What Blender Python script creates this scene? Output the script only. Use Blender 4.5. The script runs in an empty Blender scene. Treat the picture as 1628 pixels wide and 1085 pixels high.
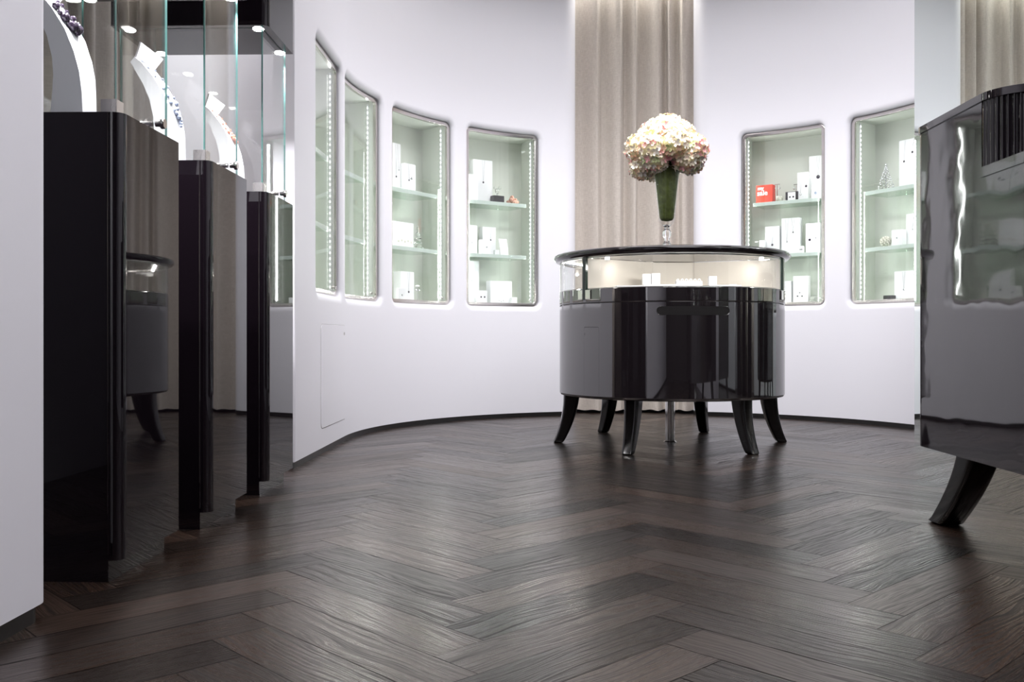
import bpy, bmesh, math, random
from mathutils import Vector, Matrix
random.seed(7)
PI = math.pi
sc = bpy.context.scene
COL = sc.collection

# ---------------------------------------------------------------- camera
cam_d = bpy.data.cameras.new('camera')
cam_d.sensor_fit = 'HORIZONTAL'; cam_d.sensor_width = 36.0
cam_d.lens = 1480 / 1628 * 36
cam_d.shift_y = -(542.5 - 536) / 1628          # rising-front view, verticals stay vertical
cam_d.clip_start = 0.02
cam = bpy.data.objects.new('camera', cam_d); COL.objects.link(cam)
cam.location = (0, 0, .55); cam.rotation_euler = (PI/2, 0, 0)
sc.camera = cam

# ---------------------------------------------------------------- view, world
sc.view_settings.view_transform = 'Standard'; sc.view_settings.look = 'None'
sc.view_settings.exposure = 0.0; sc.view_settings.gamma = 1.0
sc.view_settings.use_curve_mapping = False
sc.cycles.use_denoising = True
sc.cycles.max_bounces = 14; sc.cycles.transparent_max_bounces = 24
sc.cycles.glossy_bounces = 6; sc.cycles.diffuse_bounces = 5; sc.cycles.transmission_bounces = 10
sc.cycles.sample_clamp_indirect = 6.0
sc.cycles.caustics_reflective = False; sc.cycles.caustics_refractive = False
world = bpy.data.worlds.new('world'); sc.world = world; world.use_nodes = True
world.node_tree.nodes['Background'].inputs[0].default_value = (.9, .92, 1, 1)
world.node_tree.nodes['Background'].inputs[1].default_value = .05

# ---------------------------------------------------------------- room frame
PSI = math.radians(1.4)
CX, CY, R = .825, 4.86, 1.705
H = 3.30
def rf(u, v, z=0.0):            # room frame (origin at the rotunda's centre) -> world
    return Vector((CX + u*math.cos(PSI) + v*math.sin(PSI), CY - u*math.sin(PSI) + v*math.cos(PSI), z))
ROOM_M = Matrix.Translation((CX, CY, 0)) @ Matrix.Rotation(-PSI, 4, 'Z')

# ---------------------------------------------------------------- lights
def area(name, loc, rot, sx, sy, power, color=(1, 1, 1), shape='RECTANGLE', parent=None, spread=None):
    l = bpy.data.lights.new(name, 'AREA'); l.shape = shape; l.size = sx
    if shape in ('RECTANGLE', 'ELLIPSE'): l.size_y = sy
    l.energy = power; l.color = color
    if spread: l.spread = spread
    o = bpy.data.objects.new(name, l); COL.objects.link(o); o.location = loc; o.rotation_euler = rot
    if parent: o.parent = parent
    return o
def spot(name, loc, target, power, angle, blend=.5, size=.02, color=(1, 1, 1), parent=None):
    l = bpy.data.lights.new(name, 'SPOT'); l.energy = power; l.spot_size = angle; l.spot_blend = blend
    l.shadow_soft_size = size; l.color = color
    o = bpy.data.objects.new(name, l); COL.objects.link(o); o.location = loc
    d = Vector(target) - Vector(loc); o.rotation_euler = d.to_track_quat('-Z', 'Y').to_euler()
    if parent: o.parent = parent
    return o
LW = (1.0, .975, 1.0)
area('rotunda_ceiling_light', rf(0, 0, 3.25), (0, 0, 0), 2.4, 2.4, 47, LW, 'DISK', spread=math.radians(142))
area('hall_ceiling_light', rf(.3, -3.6, 3.25), (0, 0, 0), 1.8, 3.0, 92, LW)
for k in range(7):            # added fill spots without fixtures, brightening the lower half of the opposite wall
    a = math.radians(5 + 170*k/6)
    spot('wall_fill_spot', rf(-.85*math.cos(a), -.85*math.sin(a), 3.22), rf(1.75*math.cos(a), 1.75*math.sin(a), .35), 98, math.radians(62), 1.0, .14, LW)
area('curtain_cove_light', rf(0, 1.80, 3.24), (math.radians(4), 0, 0), 1.0, .10, 8, (1, .98, .93))
area('niche_fill_light', rf(-2.315, -1.9, 3.26), (0, 0, 0), .10, 2.2, 85, LW)  # unseen strip added to brighten the curtain and walls behind the vitrines
spot('flower_spot_light', rf(-.02, -.5, 2.98), rf(-.02, 0, 1.6), 210, math.radians(22), .6, .03, (1, .97, .92))

# ---------------------------------------------------------------- materials
def new_mat(name):
    m = bpy.data.materials.new(name); m.use_nodes = True
    nt = m.node_tree; b = nt.nodes['Principled BSDF']
    return m, nt, b
def N(nt, t, **kw):
    n = nt.nodes.new(t)
    for k, v in kw.items():
        if k.startswith('i_'):
            key = k[2:]; key = int(key) if key.isdigit() else key.replace('_', ' ')
            n.inputs[key].default_value = v
        else: setattr(n, k, v)
    return n
def pbr(name, col, rough=.5, metal=0, ior=1.5, bump=None, var=0, coat=0):
    m, nt, b = new_mat(name)
    b.inputs['Base Color'].default_value = (*col, 1); b.inputs['Roughness'].default_value = rough
    b.inputs['Metallic'].default_value = metal; b.inputs['IOR'].default_value = ior
    if coat: b.inputs['Coat Weight'].default_value = coat; b.inputs['Coat Roughness'].default_value = .02
    tc = N(nt, 'ShaderNodeTexCoord')
    if var:
        n = N(nt, 'ShaderNodeTexNoise', i_Scale=var[0], i_Detail=4.0); nt.links.new(tc.outputs['Object'], n.inputs['Vector'])
        mx = N(nt, 'ShaderNodeMix', data_type='RGBA')
        mx.inputs[6].default_value = (*[c*(1-var[1]) for c in col], 1); mx.inputs[7].default_value = (*[min(1, c*(1+var[1])) for c in col], 1)
        nt.links.new(n.outputs[0], mx.inputs[0]); nt.links.new(mx.outputs[2], b.inputs['Base Color'])
    if bump:
        n = N(nt, 'ShaderNodeTexNoise', i_Scale=bump[0], i_Detail=2.0); nt.links.new(tc.outputs['Object'], n.inputs['Vector'])
        bp = N(nt, 'ShaderNodeBump', i_Strength=1.0, i_Distance=bump[1]); nt.links.new(n.outputs[0], bp.inputs['Height'])
        nt.links.new(bp.outputs[0], b.inputs['Normal'])
    return m
def emis(name, col, strength):
    m, nt, b = new_mat(name)
    b.inputs['Base Color'].default_value = (*col, 1)
    b.inputs['Emission Color'].default_value = (*col, 1); b.inputs['Emission Strength'].default_value = strength
    return m
def thin_glass(name, tint, gain=1.6):
    m, nt, b = new_mat(name); nt.nodes.remove(b)
    out = nt.nodes['Material Output']
    geo = N(nt, 'ShaderNodeNewGeometry')
    io = N(nt, 'ShaderNodeMapRange'); io.inputs[3].default_value = 1.5; io.inputs[4].default_value = 1/1.5
    nt.links.new(geo.outputs['Backfacing'], io.inputs[0])
    fr = N(nt, 'ShaderNodeFresnel'); nt.links.new(io.outputs[0], fr.inputs['IOR'])
    tr = N(nt, 'ShaderNodeBsdfTransparent'); tr.inputs[0].default_value = (*tint, 1)
    gl = N(nt, 'ShaderNodeBsdfGlossy'); gl.inputs['Roughness'].default_value = .0
    mx = N(nt, 'ShaderNodeMixShader')
    nt.links.new(fr.outputs[0], mx.inputs[0]); nt.links.new(tr.outputs[0], mx.inputs[1]); nt.links.new(gl.outputs[0], mx.inputs[2])
    nt.links.new(mx.outputs[0], out.inputs[0])
    return m
def solid_glass(name, col=(1, 1, 1), ior=1.45):
    m, nt, b = new_mat(name)
    b.inputs['Base Color'].default_value = (*col, 1); b.inputs['Roughness'].default_value = 0
    b.inputs['IOR'].default_value = ior; b.inputs['Transmission Weight'].default_value = 1
    return m

M = {}
M['wall'] = pbr('white_wall_paint', (.80, .795, .845), .45)
M['ceiling'] = pbr('ceiling_paint', (.8, .8, .8), .8)
M['backwall'] = pbr('dark_back_wall', (.03, .027, .028), .5, var=(3, .3))
M['base'] = pbr('black_baseboard', (.008, .007, .007), .35)
M['lacquer'] = pbr('black_lacquer', (.006, .004, .006), .02, ior=1.6)
M['lacquer2'] = pbr('grey_black_lacquer', (.017, .013, .0165), .03, ior=1.75, bump=(5.0, .0012))
M['lacquer_table'] = pbr('table_lacquer', (.022, .017, .020), .025, ior=2.5)
M['rim'] = pbr('rim_lacquer', (.010, .007, .009), .08, ior=1.6)
M['leg'] = pbr('leg_lacquer', (.006, .005, .005), .12, ior=1.6)
M['slot'] = pbr('handle_slot_dark', (.010, .008, .008), .5)
M['frame'] = pbr('warm_steel_frame', (.70, .66, .64), .18, metal=1)
M['chrome'] = pbr('chrome', (.72, .70, .68), .08, metal=1)
M['nickel'] = pbr('brushed_nickel', (.62, .60, .58), .22, metal=1, bump=(200, .0003))
M['mint'] = pbr('pale_mint_paint', (.64, .665, .61), .5)
M['cream'] = pbr('cream_panel', (.74, .69, .62), .5)
M['white'] = pbr('white_card', (.86, .86, .88), .55)
M['tray'] = pbr('white_leatherette', (.9, .88, .86), .5)
M['bust'] = pbr('white_display_gloss', (.83, .83, .87), .3)
M['mirror'] = pbr('mirror_glass', (.83, .89, .86), .005, metal=1)
M['glass'] = thin_glass('clear_pane', (.985, .995, .99))
M['glass2'] = thin_glass('shelf_glass', (.90, .97, .92))
M['edge'] = pbr('glass_edge_teal', (.09, .23, .215), .25, ior=1.5)
M['edge_dark'] = pbr('glass_edge_dark_green', (.035, .055, .045), .08, ior=1.5)
M['shelfedge'] = pbr('shelf_edge_acrylic', (.66, .76, .70), .15)
M['vase'] = solid_glass('vase_glass')
M['crystal'] = solid_glass('crystal', (1, 1, 1), 1.5)
M['led'] = emis('led_strip_light', (.95, 1.0, .955), 3.2)
M['spotdisc'] = emis('downlight_disc', (1, .97, .95), 30)
M['darkstone'] = pbr('dark_stone', (.022, .013, .028), .15, var=(60, .5))
M['silver'] = pbr('silver', (.7, .7, .72), .15, metal=1)
M['bluestone'] = pbr('grey_blue_stone', (.22, .25, .33), .15)
M['coralstone'] = pbr('orange_stone', (.75, .22, .12), .25)
M['coral'] = pbr('pink_coral', (.62, .36, .28), .6, var=(80, .4))
M['blackbox'] = pbr('black_box_card', (.025, .022, .025), .4)
M['red'] = pbr('red_card', (.78, .06, .03), .5)
M['lump'] = pbr('pale_stone', (.62, .60, .52), .5, var=(40, .3))
M['moss'] = pbr('green_moss', (.11, .14, .03), .8, var=(45, .75), bump=(60, .004))
M['stem'] = pbr('flower_stem_green', (.12, .2, .05), .6)

def linen(name, a, b_, scale=1.0):
    m, nt, b = new_mat(name)
    tc = N(nt, 'ShaderNodeTexCoord')
    mp = N(nt, 'ShaderNodeMapping'); mp.inputs['Scale'].default_value = (420*scale, 420*scale, 30*scale)
    nt.links.new(tc.outputs['Object'], mp.inputs[0])
    n = N(nt, 'ShaderNodeTexNoise', i_Scale=1.0, i_Detail=3.0); nt.links.new(mp.outputs[0], n.inputs['Vector'])
    mp2 = N(nt, 'ShaderNodeMapping'); mp2.inputs['Scale'].default_value = (40*scale, 40*scale, 700*scale)
    nt.links.new(tc.outputs['Object'], mp2.inputs[0])
    n2 = N(nt, 'ShaderNodeTexNoise', i_Scale=1.0, i_Detail=2.0); nt.links.new(mp2.outputs[0], n2.inputs['Vector'])
    ad = N(nt, 'ShaderNodeMath', operation='ADD'); nt.links.new(n.outputs[0], ad.inputs[0]); nt.links.new(n2.outputs[0], ad.inputs[1])
    rp = N(nt, 'ShaderNodeMapRange'); rp.inputs[1].default_value = .7; rp.inputs[2].default_value = 1.3
    nt.links.new(ad.outputs[0], rp.inputs[0])
    mx = N(nt, 'ShaderNodeMix', data_type='RGBA'); mx.inputs[6].default_value = (*a, 1); mx.inputs[7].default_value = (*b_, 1)
    nt.links.new(rp.outputs[0], mx.inputs[0]); nt.links.new(mx.outputs[2], b.inputs['Base Color'])
    b.inputs['Roughness'].default_value = .85
    b.inputs['Sheen Weight'].default_value = .15
    bp = N(nt, 'ShaderNodeBump', i_Strength=.4, i_Distance=.0008); nt.links.new(ad.outputs[0], bp.inputs['Height'])
    nt.links.new(bp.outputs[0], b.inputs['Normal'])
    return m
M['linen'] = linen('taupe_linen', (.45, .40, .355), (.62, .565, .51))

def floor_mat():
    m, nt, b = new_mat('smoked_oak_herringbone')
    uv = N(nt, 'ShaderNodeUVMap', uv_map='plank')
    at = N(nt, 'ShaderNodeVertexColor', layer_name='tone')
    sep = N(nt, 'ShaderNodeSeparateColor'); nt.links.new(at.outputs[0], sep.inputs[0])
    # oak figure: fine lines along the plank, bent into cathedrals by a broad noise
    mp0 = N(nt, 'ShaderNodeMapping'); mp0.inputs['Scale'].default_value = (3.0, 9, 1)
    nt.links.new(uv.outputs[0], mp0.inputs[0])
    nw = N(nt, 'ShaderNodeTexNoise', i_Scale=1.0, i_Detail=1.5); nt.links.new(mp0.outputs[0], nw.inputs['Vector'])
    sx = N(nt, 'ShaderNodeSeparateXYZ'); nt.links.new(uv.outputs[0], sx.inputs[0])
    def lines(freq, bend, along, detail):
        k1 = N(nt, 'ShaderNodeMath', operation='MULTIPLY'); nt.links.new(sx.outputs[1], k1.inputs[0]); k1.inputs[1].default_value = freq
        k2 = N(nt, 'ShaderNodeMath', operation='MULTIPLY_ADD'); nt.links.new(nw.outputs[0], k2.inputs[0]); k2.inputs[1].default_value = freq*bend; nt.links.new(k1.outputs[0], k2.inputs[2])
        k3 = N(nt, 'ShaderNodeMath', operation='MULTIPLY'); nt.links.new(sx.outputs[0], k3.inputs[0]); k3.inputs[1].default_value = along
        cb = N(nt, 'ShaderNodeCombineXYZ'); nt.links.new(k3.outputs[0], cb.inputs[0]); nt.links.new(k2.outputs[0], cb.inputs[1])
        n_ = N(nt, 'ShaderNodeTexNoise', i_Scale=1.0, i_Detail=detail, i_Roughness=.55); nt.links.new(cb.outputs[0], n_.inputs['Vector'])
        return n_.outputs[0]
    l1 = lines(190, .085, 2.0, 3.0); l2 = lines(520, .05, 16, 2.0)
    g = N(nt, 'ShaderNodeMix', data_type='FLOAT'); g.inputs[0].default_value = .38
    nt.links.new(l1, g.inputs[2]); nt.links.new(l2, g.inputs[3])
    gr = N(nt, 'ShaderNodeMapRange'); gr.inputs[1].default_value = .40; gr.inputs[2].default_value = .56; nt.links.new(g.outputs[0], gr.inputs[0])
    dark = N(nt, 'ShaderNodeMix', data_type='RGBA'); dark.inputs[6].default_value = (.003, .0024, .0022, 1); dark.inputs[7].default_value = (.009, .0055, .0045, 1)
    nt.links.new(sep.outputs[0], dark.inputs[0])
    lite = N(nt, 'ShaderNodeMix', data_type='RGBA'); lite.inputs[6].default_value = (.008, .0062, .0055, 1); lite.inputs[7].default_value = (.044, .025, .017, 1)
    nt.links.new(sep.outputs[1], lite.inputs[0])
    cm = N(nt, 'ShaderNodeMix', data_type='RGBA'); nt.links.new(gr.outputs[0], cm.inputs[0])
    nt.links.new(dark.outputs[2], cm.inputs[6]); nt.links.new(lite.outputs[2], cm.inputs[7])
    nt.links.new(cm.outputs[2], b.inputs['Base Color'])
    rr = N(nt, 'ShaderNodeMapRange'); rr.inputs[3].default_value = .38; rr.inputs[4].default_value = .215
    nt.links.new(gr.outputs[0], rr.inputs[0])
    r2 = N(nt, 'ShaderNodeMath', operation='MULTIPLY_ADD'); nt.links.new(sep.outputs[2], r2.inputs[0]); r2.inputs[1].default_value = .07; nt.links.new(rr.outputs[0], r2.inputs[2])
    nt.links.new(r2.outputs[0], b.inputs['Roughness'])
    sl = N(nt, 'ShaderNodeMapRange'); sl.inputs[3].default_value = .10; sl.inputs[4].default_value = .60
    nt.links.new(gr.outputs[0], sl.inputs[0])
    s2_ = N(nt, 'ShaderNodeMath', operation='MULTIPLY_ADD'); nt.links.new(sep.outputs[1], s2_.inputs[0]); s2_.inputs[1].default_value = .42; nt.links.new(sl.outputs[0], s2_.inputs[2])
    nt.links.new(s2_.outputs[0], b.inputs['Specular IOR Level'])
    b.inputs['Specular Tint'].default_value = (1, .87, .81, 1)
    bp = N(nt, 'ShaderNodeBump', i_Strength=.3, i_Distance=.00005); nt.links.new(g.outputs[0], bp.inputs['Height'])
    nt.links.new(bp.outputs[0], b.inputs['Normal'])
    return m
M['floor'] = floor_mat()
M['joint'] = pbr('floor_joint', (.004, .003, .003), .8)

def petal_mat():
    m, nt, b = new_mat('hydrangea_petal')
    at = N(nt, 'ShaderNodeVertexColor', layer_name='tint'); nt.links.new(at.outputs[0], b.inputs['Base Color'])
    b.inputs['Roughness'].default_value = .6
    b.inputs['Subsurface Weight'].default_value = 0
    return m
M['petal'] = petal_mat()

# ---------------------------------------------------------------- mesh helpers
class MB:
    """collects shapes, then builds ONE mesh object"""
    def __init__(s): s.v = []; s.f = []; s.mi = []
    def add(s, vs, fs, mi=0, mat=None):
        o = len(s.v)
        for p in vs:
            p = Vector(p); s.v.append(mat @ p if mat else p)
        for f in fs: s.f.append([i+o for i in f]); s.mi.append(mi)
        return s
    def box(s, x0, x1, y0, y1, z0, z1, mi=0, mat=None, bev=0):
        if bev:
            bm = bmesh.new(); bmesh.ops.create_cube(bm, size=1)
            for v in bm.verts:
                v.co = Vector((x0 + (v.co.x+.5)*(x1-x0), y0 + (v.co.y+.5)*(y1-y0), z0 + (v.co.z+.5)*(z1-z0)))
            bmesh.ops.bevel(bm, geom=bm.edges[:], offset=bev, segments=3, affect='EDGES', profile=.6)
            bm.verts.index_update()
            s.add([v.co.copy() for v in bm.verts], [[v.index for v in f.verts] for f in bm.faces], mi, mat); bm.free()
            return s
        vs = [(x, y, z) for z in (z0, z1) for y in (y0, y1) for x in (x0, x1)]
        return s.add(vs, [(0, 2, 3, 1), (4, 5, 7, 6), (0, 1, 5, 4), (2, 6, 7, 3), (0, 4, 6, 2), (1, 3, 7, 5)], mi, mat)
    def lathe(s, prof, seg=48, c=(0, 0, 0), mi=0, mat=None, a0=0, a1=2*PI):
        full = abs(a1-a0-2*PI) < 1e-6; n = seg if full else seg+1
        vs = []
        for r, z in prof:
            for i in range(n):
                a = a0 + (a1-a0)*i/seg; vs.append((c[0]+r*math.cos(a), c[1]+r*math.sin(a), c[2]+z))
        fs = []
        for j in range(len(prof)-1):
            for i in range(seg):
                i2 = (i+1) % n if full else i+1
                fs.append((j*n+i, j*n+i2, (j+1)*n+i2, (j+1)*n+i))
        return s.add(vs, fs, mi, mat)
    def prism(s, poly, z0, z1, mi=0, mat=None, mi_top=None):
        n = len(poly)
        vs = [(p[0], p[1], z0) for p in poly] + [(p[0], p[1], z1) for p in poly]
        s.add(vs, [(i, (i+1) % n, n+(i+1) % n, n+i) for i in range(n)], mi, mat)
        return s.add(vs, [list(range(n))[::-1], [n+i for i in range(n)]], mi if mi_top is None else mi_top, mat)
    def tube(s, pts, r, seg=10, mi=0, mat=None, caps=True):
        pts = [Vector(p) for p in pts]; rs = r if isinstance(r, (list, tuple)) else [r]*len(pts)
        vs = []; up = Vector((0, 0, 1)); prev = None
        for i, p in enumerate(pts):
            t = (pts[min(i+1, len(pts)-1)] - pts[max(i-1, 0)]).normalized()
            a = t.cross(up if abs(t.z) < .95 else Vector((1, 0, 0))) if prev is None else prev - t*prev.dot(t)
            a.normalize(); prev = a; b = t.cross(a)
            for k in range(seg):
                q = 2*PI*k/seg; vs.append(p + (a*math.cos(q) + b*math.sin(q))*rs[i])
        fs = [(j*seg+k, j*seg+(k+1) % seg, (j+1)*seg+(k+1) % seg, (j+1)*seg+k) for j in range(len(pts)-1) for k in range(seg)]
        if caps: fs += [list(range(seg))[::-1], [(len(pts)-1)*seg+k for k in range(seg)]]
        return s.add(vs, fs, mi, mat)
    def ball(s, c, r, seg=12, mi=0, sc_=(1, 1, 1)):
        rings = max(4, seg//2)
        prof = [(max(1e-5, r*math.sin(PI*i/rings)), -r*math.cos(PI*i/rings)) for i in range(rings+1)]
        m = Matrix.Translation(c) @ Matrix.Diagonal((*sc_, 1))
        return s.lathe(prof, seg, mi=mi, mat=m)
    def build(s, name, mats, parent=None, smooth=35, loc=None, recalc=True):
        me = bpy.data.meshes.new(name); me.from_pydata([tuple(v) for v in s.v], [], s.f)
        for m in (mats if isinstance(mats, (list, tuple)) else [mats]): me.materials.append(m)
        me.polygons.foreach_set('material_index', s.mi)
        if recalc:
            bm = bmesh.new(); bm.from_mesh(me); bmesh.ops.remove_doubles(bm, verts=bm.verts[:], dist=1e-6)
            bmesh.ops.recalc_face_normals(bm, faces=bm.faces[:]); bm.to_mesh(me); bm.free()
        me.update()
        if smooth:
            me.shade_smooth(); me.set_sharp_from_angle(angle=math.radians(smooth))
        o = bpy.data.objects.new(name, me); COL.objects.link(o)
        if smooth and recalc:        # big flat faces keep their own normals next to rounded edges
            w = o.modifiers.new('weighted_normals', 'WEIGHTED_NORMAL'); w.keep_sharp = True; w.weight = 100
        if parent: o.parent = parent
        if loc is not None: o.location = loc
        return o
def empty(name, mat): 
    o = bpy.data.objects.new(name, None); COL.objects.link(o); o.matrix_world = mat
    o.empty_display_size = .1
    return o
def tag(o, label, cat, group=None):
    o['label'] = label; o['category'] = cat
    if group: o['group'] = group
    return o
def structure(o): o['kind'] = 'structure'; return o
def copy_tree(o, parent=None):
    c = o.copy(); COL.objects.link(c)
    if parent: c.parent = parent
    for ch in list(o.children): copy_tree(ch, c)
    return c
def arcpts(cx, cy, r, a0, a1, n):
    return [(cx + r*math.cos(a0+(a1-a0)*i/n), cy + r*math.sin(a0+(a1-a0)*i/n)) for i in range(n+1)]

# ================================================================ FLOOR
def build_floor():
    L, w = .58, .1185; g = .0009; s2 = math.sqrt(2)
    me = bpy.data.meshes.new('floor'); V = []; F = []; UV = []; T = []
    # anchor: one plank corner that points right, read from the floor
    tip = ROOM_M.inverted() @ Vector((.381, 2.588, 0))
    u0, v0 = tip.x - L/s2, tip.y - L/s2
    def ab(a, b): return (u0 + (a-b)/s2, v0 + (a+b)/s2)
    rnd = random.Random(3)
    for m in range(-6, 7):
        for k in range(-80, 60):
            for kind in (0, 1):
                oa, ob = m*(L+w), m*(w-L)
                if kind == 0: a0, a1, b0, b1 = oa+k*w, oa+k*w+L, ob+k*w, ob+(k+1)*w
                else: a0, a1, b0, b1 = oa+k*w+L, oa+(k+1)*w+L, ob+(k+1)*w-L, ob+(k+1)*w
                cu, cv = ab((a0+a1)/2, (b0+b1)/2)
                if not (-2.7 < cu < 2.6 and -8.2 < cv < 2.4): continue
                c = [(a0+g, b0+g), (a1-g, b0+g), (a1-g, b1-g), (a0+g, b1-g)]
                tl = [rnd.uniform(-.00022, .00022) for _ in (0, 1)]   # boards never lie perfectly level
                i = len(V); V += [ROOM_M @ Vector((*ab(*p), q)) for p, q in zip(c, (-tl[0]-tl[1], tl[0]-tl[1], tl[0]+tl[1], -tl[0]+tl[1]))]; F.append((i, i+1, i+2, i+3))
                ou, ov = rnd.uniform(0, 40), rnd.uniform(0, 40)
                fl = rnd.choice((0, 1))
                uvs = [(ou, ov), (ou+L, ov), (ou+L, ov+w), (ou, ov+w)]
                if kind == 1: uvs = [(ou, ov), (ou, ov+w), (ou+L, ov+w), (ou+L, ov)]
                UV += uvs; t = (rnd.random()**1.3, rnd.random()**1.3, rnd.random(), 1); T += [t]*4
    n = len(V)
    V += [ROOM_M @ Vector((u, v, -.0012)) for u, v in ((-3, -8.6), (2.9, -8.6), (2.9, 2.8), (-3, 2.8))]; F.append((n, n+1, n+2, n+3))
    UV += [(0, 0)]*4; T += [(0, 0, 0, 1)]*4
    me.from_pydata([tuple(v) for v in V], [], F)
    me.materials.append(M['floor']); me.materials.append(M['joint']); me.polygons[-1].material_index = 1
    me.uv_layers.new(name='plank'); me.color_attributes.new('tone', 'FLOAT_COLOR', 'CORNER')
    uvl = me.uv_layers['plank']; ca = me.color_attributes['tone']
    for i in range(len(UV)): uvl.data[i].uv = UV[i]; ca.data[i].color = T[i]
    o = bpy.data.objects.new('floor', me); COL.objects.link(o); structure(o)
build_floor()

# ================================================================ ROTUNDA WALLS
WW, WH, WZ = .555, 1.183, .762            # display window: width along the wall, height, sill
RC = .036                                  # corner radius of the chrome frame
def rrect(w, h, r, nc=8, nx=14, nz=12):
    """rounded rectangle centred on 0: list of ((x,z), corner_index or None, frac)"""
    pts = []
    hx, hz = w/2, h/2
    def line(p, q, n):
        for i in range(n): pts.append(((p[0]+(q[0]-p[0])*i/n, p[1]+(q[1]-p[1])*i/n)))
    line((-hx+r, -hz), (hx-r, -hz), nx); pts += arcpts(hx-r, -hz+r, r, -PI/2, 0, nc)[:-1]
    line((hx, -hz+r), (hx, hz-r), nz); pts += arcpts(hx-r, hz-r, r, 0, PI/2, nc)[:-1]
    line((hx-r, hz), (-hx+r, hz), nx); pts += arcpts(-hx+r, hz-r, r, PI/2, PI, nc)[:-1]
    line((-hx, hz-r), (-hx, -hz+r), nz); pts += arcpts(-hx+r, -hz+r, r, PI, 3*PI/2, nc)[:-1]
    return pts
class Path:
    """wall line in the room frame: s<0 straight, s>=0 arc; side -1 left, +1 right"""
    def __init__(s, side): s.side = side
    def p(s, t, d=0.0):
        if t < 0: u, v = -(R+d), t
        else:
            a = PI - t/R; u, v = (R+d)*math.cos(a), (R+d)*math.sin(a)
        return (-u if s.side > 0 else u, v)
LEFT, RIGHT = Path(-1), Path(1)
def s_of(theta): return math.radians(180-theta)*R       # left path
windows = [  # name, path, s centre
    ('w1', LEFT, -.070 - WW/2), ('w2', LEFT, s_of(160.3) - WW/2), ('w3', LEFT, s_of(136.8) - WW/2), ('w4', LEFT, s_of(113.4) - WW/2),
    ('w5', RIGHT, s_of(180-65.3) - WW/2), ('w6', RIGHT, s_of(180-40.4) - WW/2)]
LIP = .040; MARG = .044; LIPD = .026; FD = .014   # lip width, depth; how much deeper the door sits
zc = WZ + WH/2
def build_wall(path, s0, s_end, name):
    mb = MB()
    wins = [w[2] for w in windows if w[1] is path]
    oW, oH = WW + 2*MARG, WH + 2*MARG
    def P(t, z, d=0): u, v = path.p(t, d); return rf(u, v, z)
    def off(k): return rrect(WW+2*k, WH+2*k, RC+k)
    # the rectangle round each window, its points matched to the rounded lip inside it
    o = off(LIP); outer = []; hx, hz = oW/2, oH/2
    fx = WW/2 - RC; fz = WH/2 - RC
    for (x, z) in o:
        if abs(x) <= fx+1e-6 and abs(z) > fz: outer.append((x, math.copysign(hz, z)))
        elif abs(z) <= fz+1e-6: outer.append((math.copysign(hx, x), z))
        else:
            dx, dz = abs(x)-fx, abs(z)-fz; k = min((hx-fx)/max(dx, 1e-9), (hz-fz)/max(dz, 1e-9))
            outer.append((math.copysign(fx+dx*k, x), math.copysign(fz+dz*k, z)))
    xs = sorted(set(round(p[0], 6) for p in outer if abs(abs(p[1])-hz) < 1e-6))
    zs = sorted(set(round(p[1]+zc, 6) for p in outer if abs(abs(p[0])-hx) < 1e-6))
    zl = [.028] + zs + [H]
    edges = [s0]
    for c in sorted(wins) + [None]:
        tgt = c-oW/2 if c is not None else s_end
        n = max(1, int((tgt-edges[-1])/.02)); a = edges[-1]
        edges += [a+(tgt-a)*q/n for q in range(1, n+1)]
        if c is not None: edges += [c+x for x in xs[1:]]
    for ta, tb in zip(edges[:-1], edges[1:]):
        inside = any(abs((ta+tb)/2-c) < oW/2-.0005 for c in wins)
        for z0, z1 in zip(zl[:-1], zl[1:]):
            if inside and zc-oH/2-1e-5 < z0 and z1 < zc+oH/2+1e-5: continue
            mb.add([P(ta, z0), P(tb, z0), P(tb, z1), P(ta, z1)], [(0, 1, 2, 3)])
    for c in wins:
        rings = [(outer, 0), (o, 0)]; n = len(o)
        for q in range(1, 9):
            a = q/8*PI/2
            rings.append((off(LIP - (LIP-.004)*math.sin(a)), LIPD*(1-math.cos(a))))
        rings.append((off(.004), FD+.05))
        vs = []
        for pts, d in rings: vs += [P(c+x, z+zc, d) for x, z in pts]
        mb.add(vs, [(j*n+i, j*n+(i+1) % n, (j+1)*n+(i+1) % n, (j+1)*n+i) for j in range(len(rings)-1) for i in range(n)])
    # rounded return at the curtain opening
    a_end = s_end/R; r = .12
    ctr = path.p(s_end, r)
    last = None
    tang = Vector((math.sin(PI-a_end), -math.cos(PI-a_end))); nrm = Vector((math.cos(PI-a_end), math.sin(PI-a_end)))
    if path.side > 0: tang.x *= -1; nrm.x *= -1
    prof = [Vector(ctr) - nrm*r*math.cos(q) + tang*r*math.sin(q) for q in [i/10*PI/2 for i in range(11)]]
    prof.append(prof[-1] + nrm*.30)
    for p, q in zip(prof[:-1], prof[1:]):
        for z0, z1 in zip(zl[:-1], zl[1:]):
            mb.add([rf(p.x, p.y, z0), rf(q.x, q.y, z0), rf(q.x, q.y, z1), rf(p.x, p.y, z1)], [(0, 1, 2, 3)])
    return mb, prof
S_END = s_of(90+17.2)
mbL, profL = build_wall(LEFT, -1.03, S_END, 'wall_left')
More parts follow.
